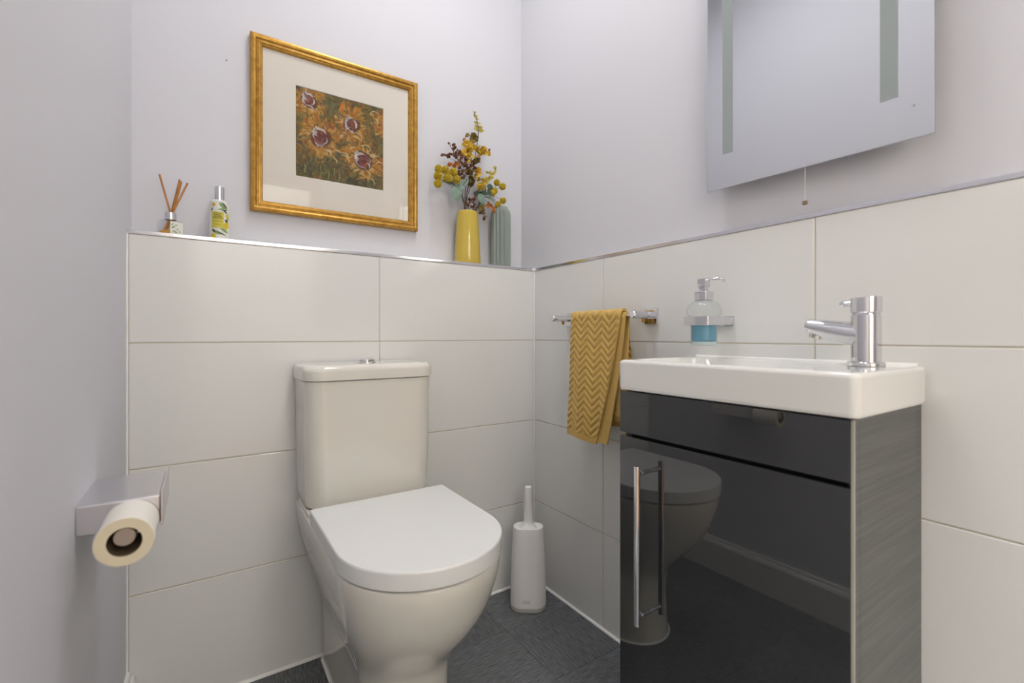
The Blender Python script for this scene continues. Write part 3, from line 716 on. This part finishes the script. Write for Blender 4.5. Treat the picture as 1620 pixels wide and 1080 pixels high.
# reed diffuser: square glass bottle turned a little, silver collar, label on its right face
dc = Vector((-1.108, SY, LEDGE)); da = math.radians(40)
dif = thing('diffuser_bottle', 'small square glass diffuser bottle with silver collar on the ledge', 'bottle', dc)
ca_, sa_ = math.cos(da), math.sin(da)
def dsq(s, z, r=0.004): return [(dc.x+x*ca_-y*sa_, dc.y+x*sa_+y*ca_, dc.z+z) for x, y in rrect(0, 0, s, s, r, 4)]
bm = B(); loft(bm, [dsq(.038, 0.0005), dsq(.040, .002), dsq(.040, .037), dsq(.037, .040), dsq(.018, .0415, .0085), dsq(.016, .044, .0078)], True, False); bottle = obj('glass', bm, M['glass'], dif, angle=50)
bm = B(); loft(bm, [dsq(.034, .004), dsq(.035, .005), dsq(.035, .0135)]); obj('oil', bm, M['amber'], dif)
bm = B(); lathe(bm, [(0.0125, .0425), (0.0125, .060), (0.0118, .0608), (0.0085, .0608), (0.0085, .045)], dc, 32, False, False); obj('collar', bm, M['chrome'], dif)
fn = Vector((math.sin(da), -math.cos(da), 0)); fs = Vector((math.cos(da), math.sin(da), 0))
bm = B()
def facequad(bm, u0, u1, v0, v1, off): 
    P = [dc+fn*(0.020+off)+fs*u+Vector((0, 0, v)) for u, v in ((u0, v0), (u1, v0), (u1, v1), (u0, v1))]; bm.faces.new([bm.verts.new(p) for p in P])
facequad(bm, -.0165, .0165, .004, .036, .0003); lab = obj('label', bm, M['label_white'], dif, False)
bm = B()
for k in range(10):
    u, v, a = random.uniform(-.012, .012), random.uniform(.008, .032), random.uniform(0, PI)
    bm.faces.new([bm.verts.new(dc+fn*.0206+fs*x+Vector((0, 0, y))) for x, y in leafpoly(u, v, .008, .0028, a)])
obj('leaf_print', bm, M['print_leaf'], lab, False)
reeds = [((0.013, -0.004), (-0.0235, 0.012, 0.158), 'leftmost reed of the diffuser, leaning left'), ((-0.010, 0.003), (0.0185, 0.016, 0.1535), 'tallest of the three reeds leaning right'),
         ((-0.008, -0.005), (0.0225, 0.001, 0.1445), 'middle of the three reeds leaning right in the diffuser'), ((-0.0175, -0.005), (0.0355, -0.004, 0.1420), 'rightmost reed of the diffuser, leaning far right')]
for (bx_, by_), (tx, ty, tz), lb in reeds:
    b0 = dc+Vector((bx_, by_, 0.0045)); b1 = dc+Vector((tx, ty, tz))
    bm = B(); tube(bm, [b0, b0.lerp(b1, .5), b1], 0.0023, 8)
    tag(obj('reed', bm, M['reed'], loc=b0), lb, 'reed', 'reeds in the diffuser')
# room spray bottle
pcn = Vector((-1.003, SY, LEDGE)); PR = 0.0222
spr = thing('spray_bottle', 'lemon printed fragrance spray bottle with silver cap on the ledge', 'bottle', pcn)
bm = B(); lathe(bm, [(0.019, 0), (PR-.0008, .001), (PR, .003), (PR, .101), (PR-.001, .104), (.017, .1075), (.0115, .1085)], pcn, 40); body = obj('body', bm, mat('milky_glass', (222, 224, 216), 0.12), spr, angle=50)
bm = B(); lathe(bm, [(0.0115, .1085), (0.0115, .1425), (.0108, .144), (.006, .1445)], pcn, 32); obj('cap', bm, M['chrome'], spr)
R1 = PR+.0003
def strip(bm, u0, u1, v0, v1, R, n=14):
    for k in range(n):
        a, b = u0+(u1-u0)*k/n, u0+(u1-u0)*(k+1)/n; wrap(bm, [(a, v0), (b, v0), (b, v1), (a, v1)], pcn, R, pcn.z)
bm = B(); strip(bm, -.0335, .0335, .004, .100, R1, 30); lb = obj('label', bm, M['label_white'], spr, angle=60)
R2, R3, R4 = PR+.0006, PR+.0009, PR+.0012
bm = B()
for u, v, ln, wd, a in ((.008, .090, .026, .010, -.7), (.004, .082, .02, .004, .25), (.012, .026, .026, .007, -.45), (-.006, .020, .022, .008, -.5), (.022, .060, .02, .009, 1.2)): wrap(bm, leafpoly(u, v, ln, wd, a), pcn, R2, pcn.z)
obj('leaf_print', bm, M['print_leaf'], lb, False)['kind'] = 'stuff'
bm = B()
for u, v, ln, wd, a in ((.012, .093, .024, .0035, -.75), (.012, .080, .018, .0032, .1), (-.014, .024, .014, .006, -.8), (.004, .018, .028, .0032, -.42), (.017, .052, .012, .006, -.6), (-.019, .080, .012, .004, 1.2), (.014, .076, .014, .004, -.5)): wrap(bm, leafpoly(u, v, ln, wd, a), pcn, R3, pcn.z)
obj('dark_leaf_print', bm, M['print_dark'], lb, False)['kind'] = 'stuff'
bm = B()
for u, v, ln, wd, a in ((.0175, .0405, .026, .017, 1.35), (-.016, .010, .018, .014, 1.2), (.020, .066, .016, .010, 1.4)): wrap(bm, leafpoly(u, v, ln, wd, a), pcn, R3, pcn.z)
obj('lemon_print', bm, M['print_lemon'], lb, False)['kind'] = 'stuff'
bm = B(); wrap(bm, [(-.014+.0045*math.cos(2*PI*k/14), .093+.0045*math.sin(2*PI*k/14)) for k in range(14)], pcn, R3, pcn.z); obj('orange_print', bm, M['print_orange'], lb, False)
bm = B(); strip(bm, -.0185, .0095, .032, .074, R4); yl = obj('name_panel', bm, M['label_yellow'], lb, angle=60)
bm = B()
for v, parts in ((.0695, 7), (.0645, 4), (.0605, 5), (.0565, 6), (.0490, 8), (.0400, 5)):
    half = .0022*parts*(.62 if v in (.0695, .0490, .0400) else .9); hgt = .0010 if v in (.0695, .0490, .0400) else .0020
    for q in range(parts):
        u0 = -.0045-half+2*half*q/parts; wrap(bm, [(u0, v), (u0+1.5*half/parts, v), (u0+1.5*half/parts, v+hgt), (u0, v+hgt)], pcn, PR+.0015, pcn.z)
obj('lettering', bm, M['ink'], yl, False)
# yellow vase
vc = Vector((-0.257, SY-0.003, LEDGE))
vase = thing('yellow_vase', 'glossy yellow tapered vase holding artificial flowers on the ledge', 'vase', vc)
bm = B()
prof = [(.042, 0), (.0450, .001), (.0462, .004), (.0455, .028), (.0430, .075), (.0400, .135), (.0380, .176), (.0372, .1835), (.0350, .1865), (.0325, .1850), (.0320, .176), (.034, .12), (.037, .05), (.036, .008)]
lathe(bm, prof, vc, 56); obj('body', bm, M['vase_yellow'], vase, angle=60)
bm = B()
for row in range(2):
    for k in range(26):
        a = 2*PI*(k+.5*row)/26; rr = .0459-.0004*row; zc = .009+.010*row
        t = bmesh.new(); bmesh.ops.create_icosphere(t, subdivisions=1, radius=1)
        merge(bm, t, Matrix.Translation(vc+Vector((rr*math.cos(a), rr*math.sin(a), zc))) @ Matrix.Rotation(a, 4, 'Z') @ Matrix.Diagonal((.0014, .0042, .0045, 1)))
ep = obj('embossed_band', bm, M['vase_yellow'], vase, angle=80); ep['kind'] = 'stuff'
# grey ribbed vase
gc = Vector((-0.1140, SY+0.002, LEDGE))
bm = B(); nf = 16; nn = nf*8
def fl(r, z, dep): return [(gc.x+(r-2.0*dep*abs(2*((nf*k/nn) % 1)-1))*math.cos(2*PI*k/nn), gc.y+(r-2.0*dep*abs(2*((nf*k/nn) % 1)-1))*math.sin(2*PI*k/nn), gc.z+z) for k in range(nn)]
loft(bm, [fl(.034, 0, .003), fl(.0365, .002, .0042), fl(.0370, .06, .0042), fl(.0370, .196, .0042), fl(.0362, .204, .004), fl(.0340, .211, .0034), fl(.0300, .2175, .0025), fl(.0262, .2212, .0015), fl(.0252, .2255, .0008), fl(.0240, .2262, .0), fl(.0225, .2250, 0), fl(.0225, .215, 0), fl(.031, .19, 0), fl(.031, .01, 0)])
tag(obj('ribbed_vase', bm, M['vase_grey'], loc=gc, angle=50), 'sage grey ribbed cylindrical vase in the corner of the ledge', 'vase')

# ---------------- artificial flowers, drawn on a 6-per-pixel sketch grid round the vase mouth
def FP(cx, cy, d=0.0):
    return Vector((vc.x+(cx-352)/6*.00250+d*0.53, vc.y+d, LEDGE+.1865+(1022-cy)/6*.00226+d*0.16))
def leaf(bm, c, ln, wd, dirv, nrm, fold=0.25, cup=0.12):
    d = Vector(dirv).normalized(); n = Vector(nrm); n = (n-d*n.dot(d)).normalized(); s = d.cross(n)
    rows_ = []
    K = 5
    for i in range(K+1):
        t = i/K; w_ = wd/2*math.sin(PI*min(1, .06+.94*t**.8))**.8 if i < K else 0
        b = c+d*(ln*(t-.0))-n*(cup*ln*(2*t-1)**2)
        rows_.append((bm.verts.new(b+s*w_+n*fold*w_), bm.verts.new(b), bm.verts.new(b-s*w_+n*fold*w_)))
    for a, b in zip(rows_, rows_[1:]):
        for k in (0, 1):
            try: bm.faces.new((a[k], a[k+1], b[k+1], b[k]))
            except ValueError: pass
def pompom(bm, c, r):
    t = bmesh.new(); bmesh.ops.create_icosphere(t, subdivisions=3, radius=r*.82)
    rnd = random.Random(int(c.x*1e5) & 1023)
    t.faces.ensure_lookup_table()
    for f in list(t.faces):
        if rnd.random() < .8:
            cen = f.calc_center_median(); n = cen.normalized()
            q = bmesh.ops.poke(t, faces=[f])['verts'][0]; q.co = cen+n*r*(.16+.16*rnd.random())
    merge(bm, t, Matrix.Translation(c))
MOUTH = lambda k: vc+Vector((0.011*math.cos(k*2.1), 0.009*math.sin(k*2.1), 0.012))
RIM = lambda x, y=0.0: vc+Vector((x, y, 0.182))
cnt = [0]
def sprig(name, label, stem_pts, rimx, rimy, mats, stem_mat='stem', sr=0.0013):
    """one artificial stem standing in the vase; mats: list of (part name, material, bm)"""
    cnt[0] += 1
    base = MOUTH(cnt[0])
    t = thing(name, label, 'flower', base, 'artificial stems in the yellow vase')
    bm = B(); path = [base, RIM(rimx, rimy)]+stem_pts
    tube(bm, bez(path, 5), sr, 6)
    return t, bm
def rv(a=1.0): return Vector((random.uniform(-a, a), random.uniform(-a, a), random.uniform(-a, a)))
TOC = Vector((-.35, -1, -.2))
def twigs(bm, pairs, r=.0007):
    for a, b in pairs: tube(bm, [a, a.lerp(b, .5)+Vector((0, 0, .002)), b], r, 5)
def leaves_obj(t, nm, m, items, size=(.010, .007), stuff=True):
    bm = B()
    for it in items:
        p, dv = it[0], it[1]; k = it[2] if len(it) > 2 else 1.0
        leaf(bm, p, size[0]*k*1.35, size[1]*k*1.4, dv, TOC+rv(.7))
    o = obj(nm, bm, M[m], t, angle=80)
    if stuff: o['kind'] = 'stuff'
    return o
# 1 tall lime sprig
sp_ = [FP(345, 900, -.004), FP(378, 780, 0), FP(422, 500, .004), FP(455, 280, .004), FP(456, 190, .004), FP(440, 110, .004), FP(416, 58, .004)]
t, bm = sprig('flower_sprig', 'tallest sprig, thin with small lime yellow leaf pairs at its tip', sp_, -.004, -.004, None, 'twig')
obj('stem', bm, M['twig'], t)
it = []
for cx, cy, k in ((458, 222, 1.5), (455, 192, 1.25), (448, 156, 1.1), (438, 122, .85), (430, 96, .8), (417, 62, .7)):
    for s in (-1, 1): it.append((FP(cx, cy, .004), Vector((s, -.25, .12 if k > 1 else .5)), k*.75))
leaves_obj(t, 'leaves', 'sprig', it, (.0150, .0085))
# 2 yellow petal spike with olive top
sp_ = [FP(340, 880, .006), FP(372, 700, .008), FP(392, 520, .008), FP(385, 400, .006), FP(400, 300, .006)]
t, bm = sprig('flower_sprig', 'upright spike of crinkled yellow petals in the middle of the bouquet', sp_, -.006, .004, None)
twigs(bm, [(FP(400, 520, .008), FP(470, 440, .006)), (FP(440, 470, .008), FP(560, 398, .004)), (FP(395, 420, .006), FP(335, 330, .006))])
obj('stem', bm, M['stem'], t)
it = []
for cx, cy in ((350, 350), (385, 375), (400, 420), (365, 440), (345, 480), (380, 470), (360, 520), (340, 380), (415, 390), (372, 405), (330, 465), (470, 390), (495, 425), (520, 385), (545, 400), (505, 400), (478, 415), (530, 420), (450, 610), (455, 650), (440, 590), (462, 630), (480, 700), (475, 755), (490, 730), (470, 780)):
    for k in range(4): it.append((FP(cx+random.uniform(-8, 8), cy+random.uniform(-8, 8), .002), rv(), random.uniform(.8, 1.25)))
leaves_obj(t, 'petals', 'yellow_petal', it, (.0125, .0115))
leaves_obj(t, 'buds', 'olive', [(FP(cx, cy, .004), rv(), 1.5) for cx, cy in ((405, 308), (398, 300), (412, 318), (418, 350), (405, 345), (372, 280))]+[(FP(405, 310, .004), rv(), 1.6) for _ in range(8)], (.010, .010))
leaves_obj(t, 'rust_petals', 'rust', [(FP(cx, cy, -.002), rv(), 1.1) for cx, cy in ((400, 345), (360, 455), (495, 395), (565, 398), (430, 640), (445, 655), (330, 330), (460, 450))], (.010, .007))
# 3 olive pods
pods = ((452, 512, 1.0), (425, 535, .9), (366, 648, 1.2), (388, 700, 1.0), (388, 752, 1.15), (405, 720, .8))
sp_ = [FP(335, 900, -.002), FP(360, 790, -.006), FP(380, 660, -.006), FP(440, 520, -.004)]
t, bm = sprig('flower_sprig', 'stem of round olive brown pods below the yellow spike', sp_, -.010, -.006, None, 'twig')
obj('stem', bm, M['twig'], t)
for cx, cy, k in pods:
    bm = B(); c = FP(cx, cy, -.008)
    for q in range(22): leaf(bm, c, .0125*k, .0105*k, rv(), rv(), .35, .3)
    obj('pod', bm, M['olive'], t, angle=80)
# 4 burgundy sprig to the left
sp_ = [FP(325, 900, 0), FP(335, 760, .002), FP(300, 650, .002), FP(255, 540, .004), FP(185, 428, .004)]
t, bm = sprig('flower_sprig', 'burgundy sprig of many tiny dark leaves spreading left', sp_, -.012, 0, None, 'twig')
twigs(bm, [(FP(275, 580, .003), FP(130, 540, .0)), (FP(300, 640, .003), FP(200, 600, 0)), (FP(310, 660, .002), FP(400, 560, .004)), (FP(290, 620, .002), FP(300, 510, .002))])
obj('stem', bm, M['twig'], t)
P = ((180, 425), (225, 460), (265, 465), (270, 495), (230, 500), (300, 510), (130, 540), (180, 530), (155, 540), (240, 540), (280, 540), (320, 560), (310, 590), (350, 570), (240, 580), (270, 610), (270, 650), (300, 640), (330, 600), (352, 612), (378, 590), (330, 630), (260, 690), (290, 690), (320, 700), (210, 440), (245, 520), (205, 505), (330, 530), (400, 555), (300, 570), (415, 590), (345, 540), (385, 570))
leaves_obj(t, 'leaves', 'burgundy', [(FP(cx+random.uniform(-6, 6), cy+random.uniform(-6, 6), .001), rv(), random.uniform(.7, 1.15)) for cx, cy in P for _ in range(3)], (.0100, .0078))
leaves_obj(t, 'rust_leaves', 'rust', [(FP(cx, cy, -.002), rv(), 1.2) for cx, cy in ((230, 605), (215, 595), (245, 620), (200, 602), (255, 600), (238, 590))], (.011, .009))
# 5 left pompoms
sp_ = [FP(310, 930, -.006), FP(270, 830, -.012), FP(200, 770, -.014), FP(160, 745, -.014)]
t, bm = sprig('flower_sprig', 'stem of seven round yellow pompom flowers clustered at the left', sp_, -.014, -.008, None)
H = ((85, 682, 34), (145, 676, 36), (220, 682, 38), (84, 745, 40), (170, 748, 40), (250, 746, 36), (80, 816, 36))
twigs(bm, [(FP(200, 770, -.014), FP(cx, cy, -.014)) for cx, cy, _ in H]); obj('stem', bm, M['stem'], t)
for cx, cy, r in H:
    bm = B(); pompom(bm, FP(cx, cy, random.uniform(-.018, -.010)), r/6*.00238); obj('flower_head', bm, M['pompom'], t, angle=20)
# 6 right pompoms
sp_ = [FP(450, 960, -.002), FP(520, 860, -.004), FP(580, 790, -.004), FP(650, 745, -.004)]
t, bm = sprig('flower_sprig', 'branching stem of yellow pompom flowers reaching right over the grey vase', sp_, .016, -.002, None)
H = ((645, 688, 31), (704, 716, 33), (598, 800, 30), (622, 772, 30), (710, 852, 31), (656, 902, 31))
twigs(bm, [(FP(620, 765, -.004), FP(645, 688, -.004)), (FP(650, 745, -.004), FP(704, 716, -.004)), (FP(560, 815, -.004), FP(600, 800, -.004)), (FP(590, 790, -.004), FP(622, 772, -.004)), (FP(560, 830, -.004), FP(640, 832, -.004)), (FP(640, 832, -.004), FP(710, 852, -.004)), (FP(605, 832, -.004), FP(656, 902, -.006))]); obj('stem', bm, M['stem'], t)
for cx, cy, r in H:
    bm = B(); pompom(bm, FP(cx, cy, random.uniform(-.008, .0)), r/6*.00238); obj('flower_head', bm, M['pompom'], t, angle=20)
# 7 right lime sprig with dark leaves
sp_ = [FP(440, 980, .004), FP(480, 860, .004), FP(520, 740, .004), FP(570, 650, .004), FP(637, 555, .004)]
t, bm = sprig('flower_sprig', 'yellow leaf sprig rising right with dark green leaves lower down', sp_, .012, .004, None)
obj('stem', bm, M['stem'], t)
leaves_obj(t, 'leaves', 'sprig', [(FP(cx+random.uniform(-5, 5), cy+random.uniform(-5, 5), .002), Vector((random.choice((-1, 1)), -.3, .6))+rv(.4), random.uniform(.8, 1.2)) for cx, cy in ((635, 558), (612, 600), (560, 618), (570, 655), (590, 650), (540, 695), (520, 712), (505, 735), (575, 640), (600, 615), (550, 680), (530, 670)) for _ in range(2)], (.0105, .0075))
leaves_obj(t, 'dark_leaves', 'dkleaf', [(FP(cx, cy, 0), rv(), 1.2) for cx, cy in ((545, 740), (520, 770), (560, 752), (500, 800), (535, 800), (510, 745), (475, 830), (525, 830))], (.016, .012))
# 8 eucalyptus: large grey-green leaves, each its own part
sp_ = [FP(318, 940, -.010), FP(300, 860, -.012), FP(310, 790, -.012), FP(350, 715, -.010)]
t, bm = sprig('eucalyptus_sprig', 'eucalyptus sprig with large grey green leaves hanging left', sp_, -.016, -.012, None)
twigs(bm, [(FP(300, 830, -.012), FP(250, 815, -.016)), (FP(305, 800, -.012), FP(190, 780, -.012))]); obj('stem', bm, M['stem'], t)
def big(t, a, b, wd, nrm, m='euca'):
    bm = B(); leaf(bm, a, (b-a).length, wd, b-a, nrm, .22, .06); obj('leaf', bm, M[m], t, angle=80)
big(t, FP(235, 808, -.018), FP(263, 955, -.022), .040, (-.3, -1, .1))
big(t, FP(240, 800, -.012), FP(105, 770, -.010), .026, (-.2, -1, .6))
big(t, FP(245, 815, -.014), FP(335, 800, -.016), .026, (.1, -1, .5))
big(t, FP(290, 800, -.010), FP(365, 708, -.012), .022, (-.5, -1, .2))
sp_ = [FP(445, 970, -.010), FP(490, 890, -.010), FP(540, 850, -.010), FP(570, 845, -.010)]
t, bm = sprig('eucalyptus_sprig', 'eucalyptus sprig with rounded grey green leaves at the right', sp_, .014, -.010, None)
obj('stem', bm, M['stem'], t)
big(t, FP(470, 830, -.014), FP(505, 935, -.018), .036, (.1, -1, .2))
big(t, FP(480, 925, -.012), FP(540, 925, -.014), .020, (.1, -1, .5))
big(t, FP(548, 850, -.010), FP(632, 890, -.012), .024, (.0, -1, .5))
big(t, FP(500, 850, -.006), FP(525, 740, -.004), .022, (.3, -1, .2), 'dkleaf')
# 9 drooping burgundy sprig lower right
sp_ = [FP(360, 960, -.010), FP(410, 890, -.014), FP(450, 820, -.012), FP(470, 790, -.010)]
t, bm = sprig('flower_sprig', 'dark drooping sprig of tiny leaves over the right rim of the vase', sp_, -.002, -.014, None, 'twig')
twigs(bm, [(FP(430, 860, -.014), FP(490, 965, -.018)), (FP(490, 965, -.018), FP(520, 1045, -.022)), (FP(450, 830, -.012), FP(560, 910, -.016)), (FP(560, 910, -.016), FP(612, 978, -.018))]); obj('stem', bm, M['twig'], t)
leaves_obj(t, 'leaves', 'burgundy', [(FP(cx+random.uniform(-6, 6), cy+random.uniform(-6, 6), -.018), rv(), random.uniform(.7, 1.1)) for cx, cy in ((385, 910), (410, 940), (420, 880), (380, 960), (352, 920), (440, 985), (510, 1020), (520, 1045), (480, 1000), (395, 890), (345, 960), (415, 960), (535, 1040)) for _ in range(2)], (.0105, .008))
leaves_obj(t, 'olive_leaves', 'olive', [(FP(490, 968, -.020), rv(), 1.2) for _ in range(14)], (.010, .009))
leaves_obj(t, 'rust_leaves', 'rust', [(FP(cx, cy, -.018), rv(), 1.0) for cx, cy in ((565, 930), (590, 952), (608, 972), (552, 940), (580, 935), (600, 960), (545, 905), (595, 930)) for _ in range(2)], (.0095, .008))

# ------------------------------------------------------------------ toilet roll and holder
th = thing('toilet_roll_holder', 'box-shaped chrome toilet roll holder on the left wall', 'toilet roll holder', (LW, -0.452, 0.655))
bm = B(); box(bm, LW, -1.0935, -0.530, -0.375, 0.6335, 0.677, 0.003, 3); obj('box', bm, M['satin'], th)
bm = B(); box(bm, -1.0930, -1.0905, -0.534, -0.3745, 0.6310, 0.6845, 0.0008, 2); obj('end_plate', bm, M['satin'], th)
RC = Vector((-1.127, 0, 0.643)); RO = 0.0325
bm = B(); lathe(bm, [(0.0115, -0.6105), (0.0125, -0.609), (0.0125, -0.528)], (RC.x, 0, RC.z+0.0062), 28, axis='y'); obj('rod', bm, M['rod'], th)
roll = thing('toilet_roll', 'part-used white toilet roll on the holder by the left wall', 'toilet roll', (RC.x, -0.572, RC.z))
for yy in (-0.612, -0.5315):
    bm = B(); lathe(bm, [(0.0190, yy), (0.0315, yy)], (RC.x, 0, RC.z), 48, False, False, 'y'); obj('cut_edge', bm, M['paper_side'], roll)
bm = B(); lathe(bm, [(0.0315, -0.612), (RO, -0.611), (RO, -0.5325), (0.0315, -0.5315)], (RC.x, 0, RC.z), 48, False, False, 'y'); obj('paper', bm, M['paper'], roll)
bm = B(); lathe(bm, [(0.0190, -0.612), (0.0190, -0.5315)], (RC.x, 0, RC.z), 40, False, False, 'y'); obj('core', bm, M['core'], roll)
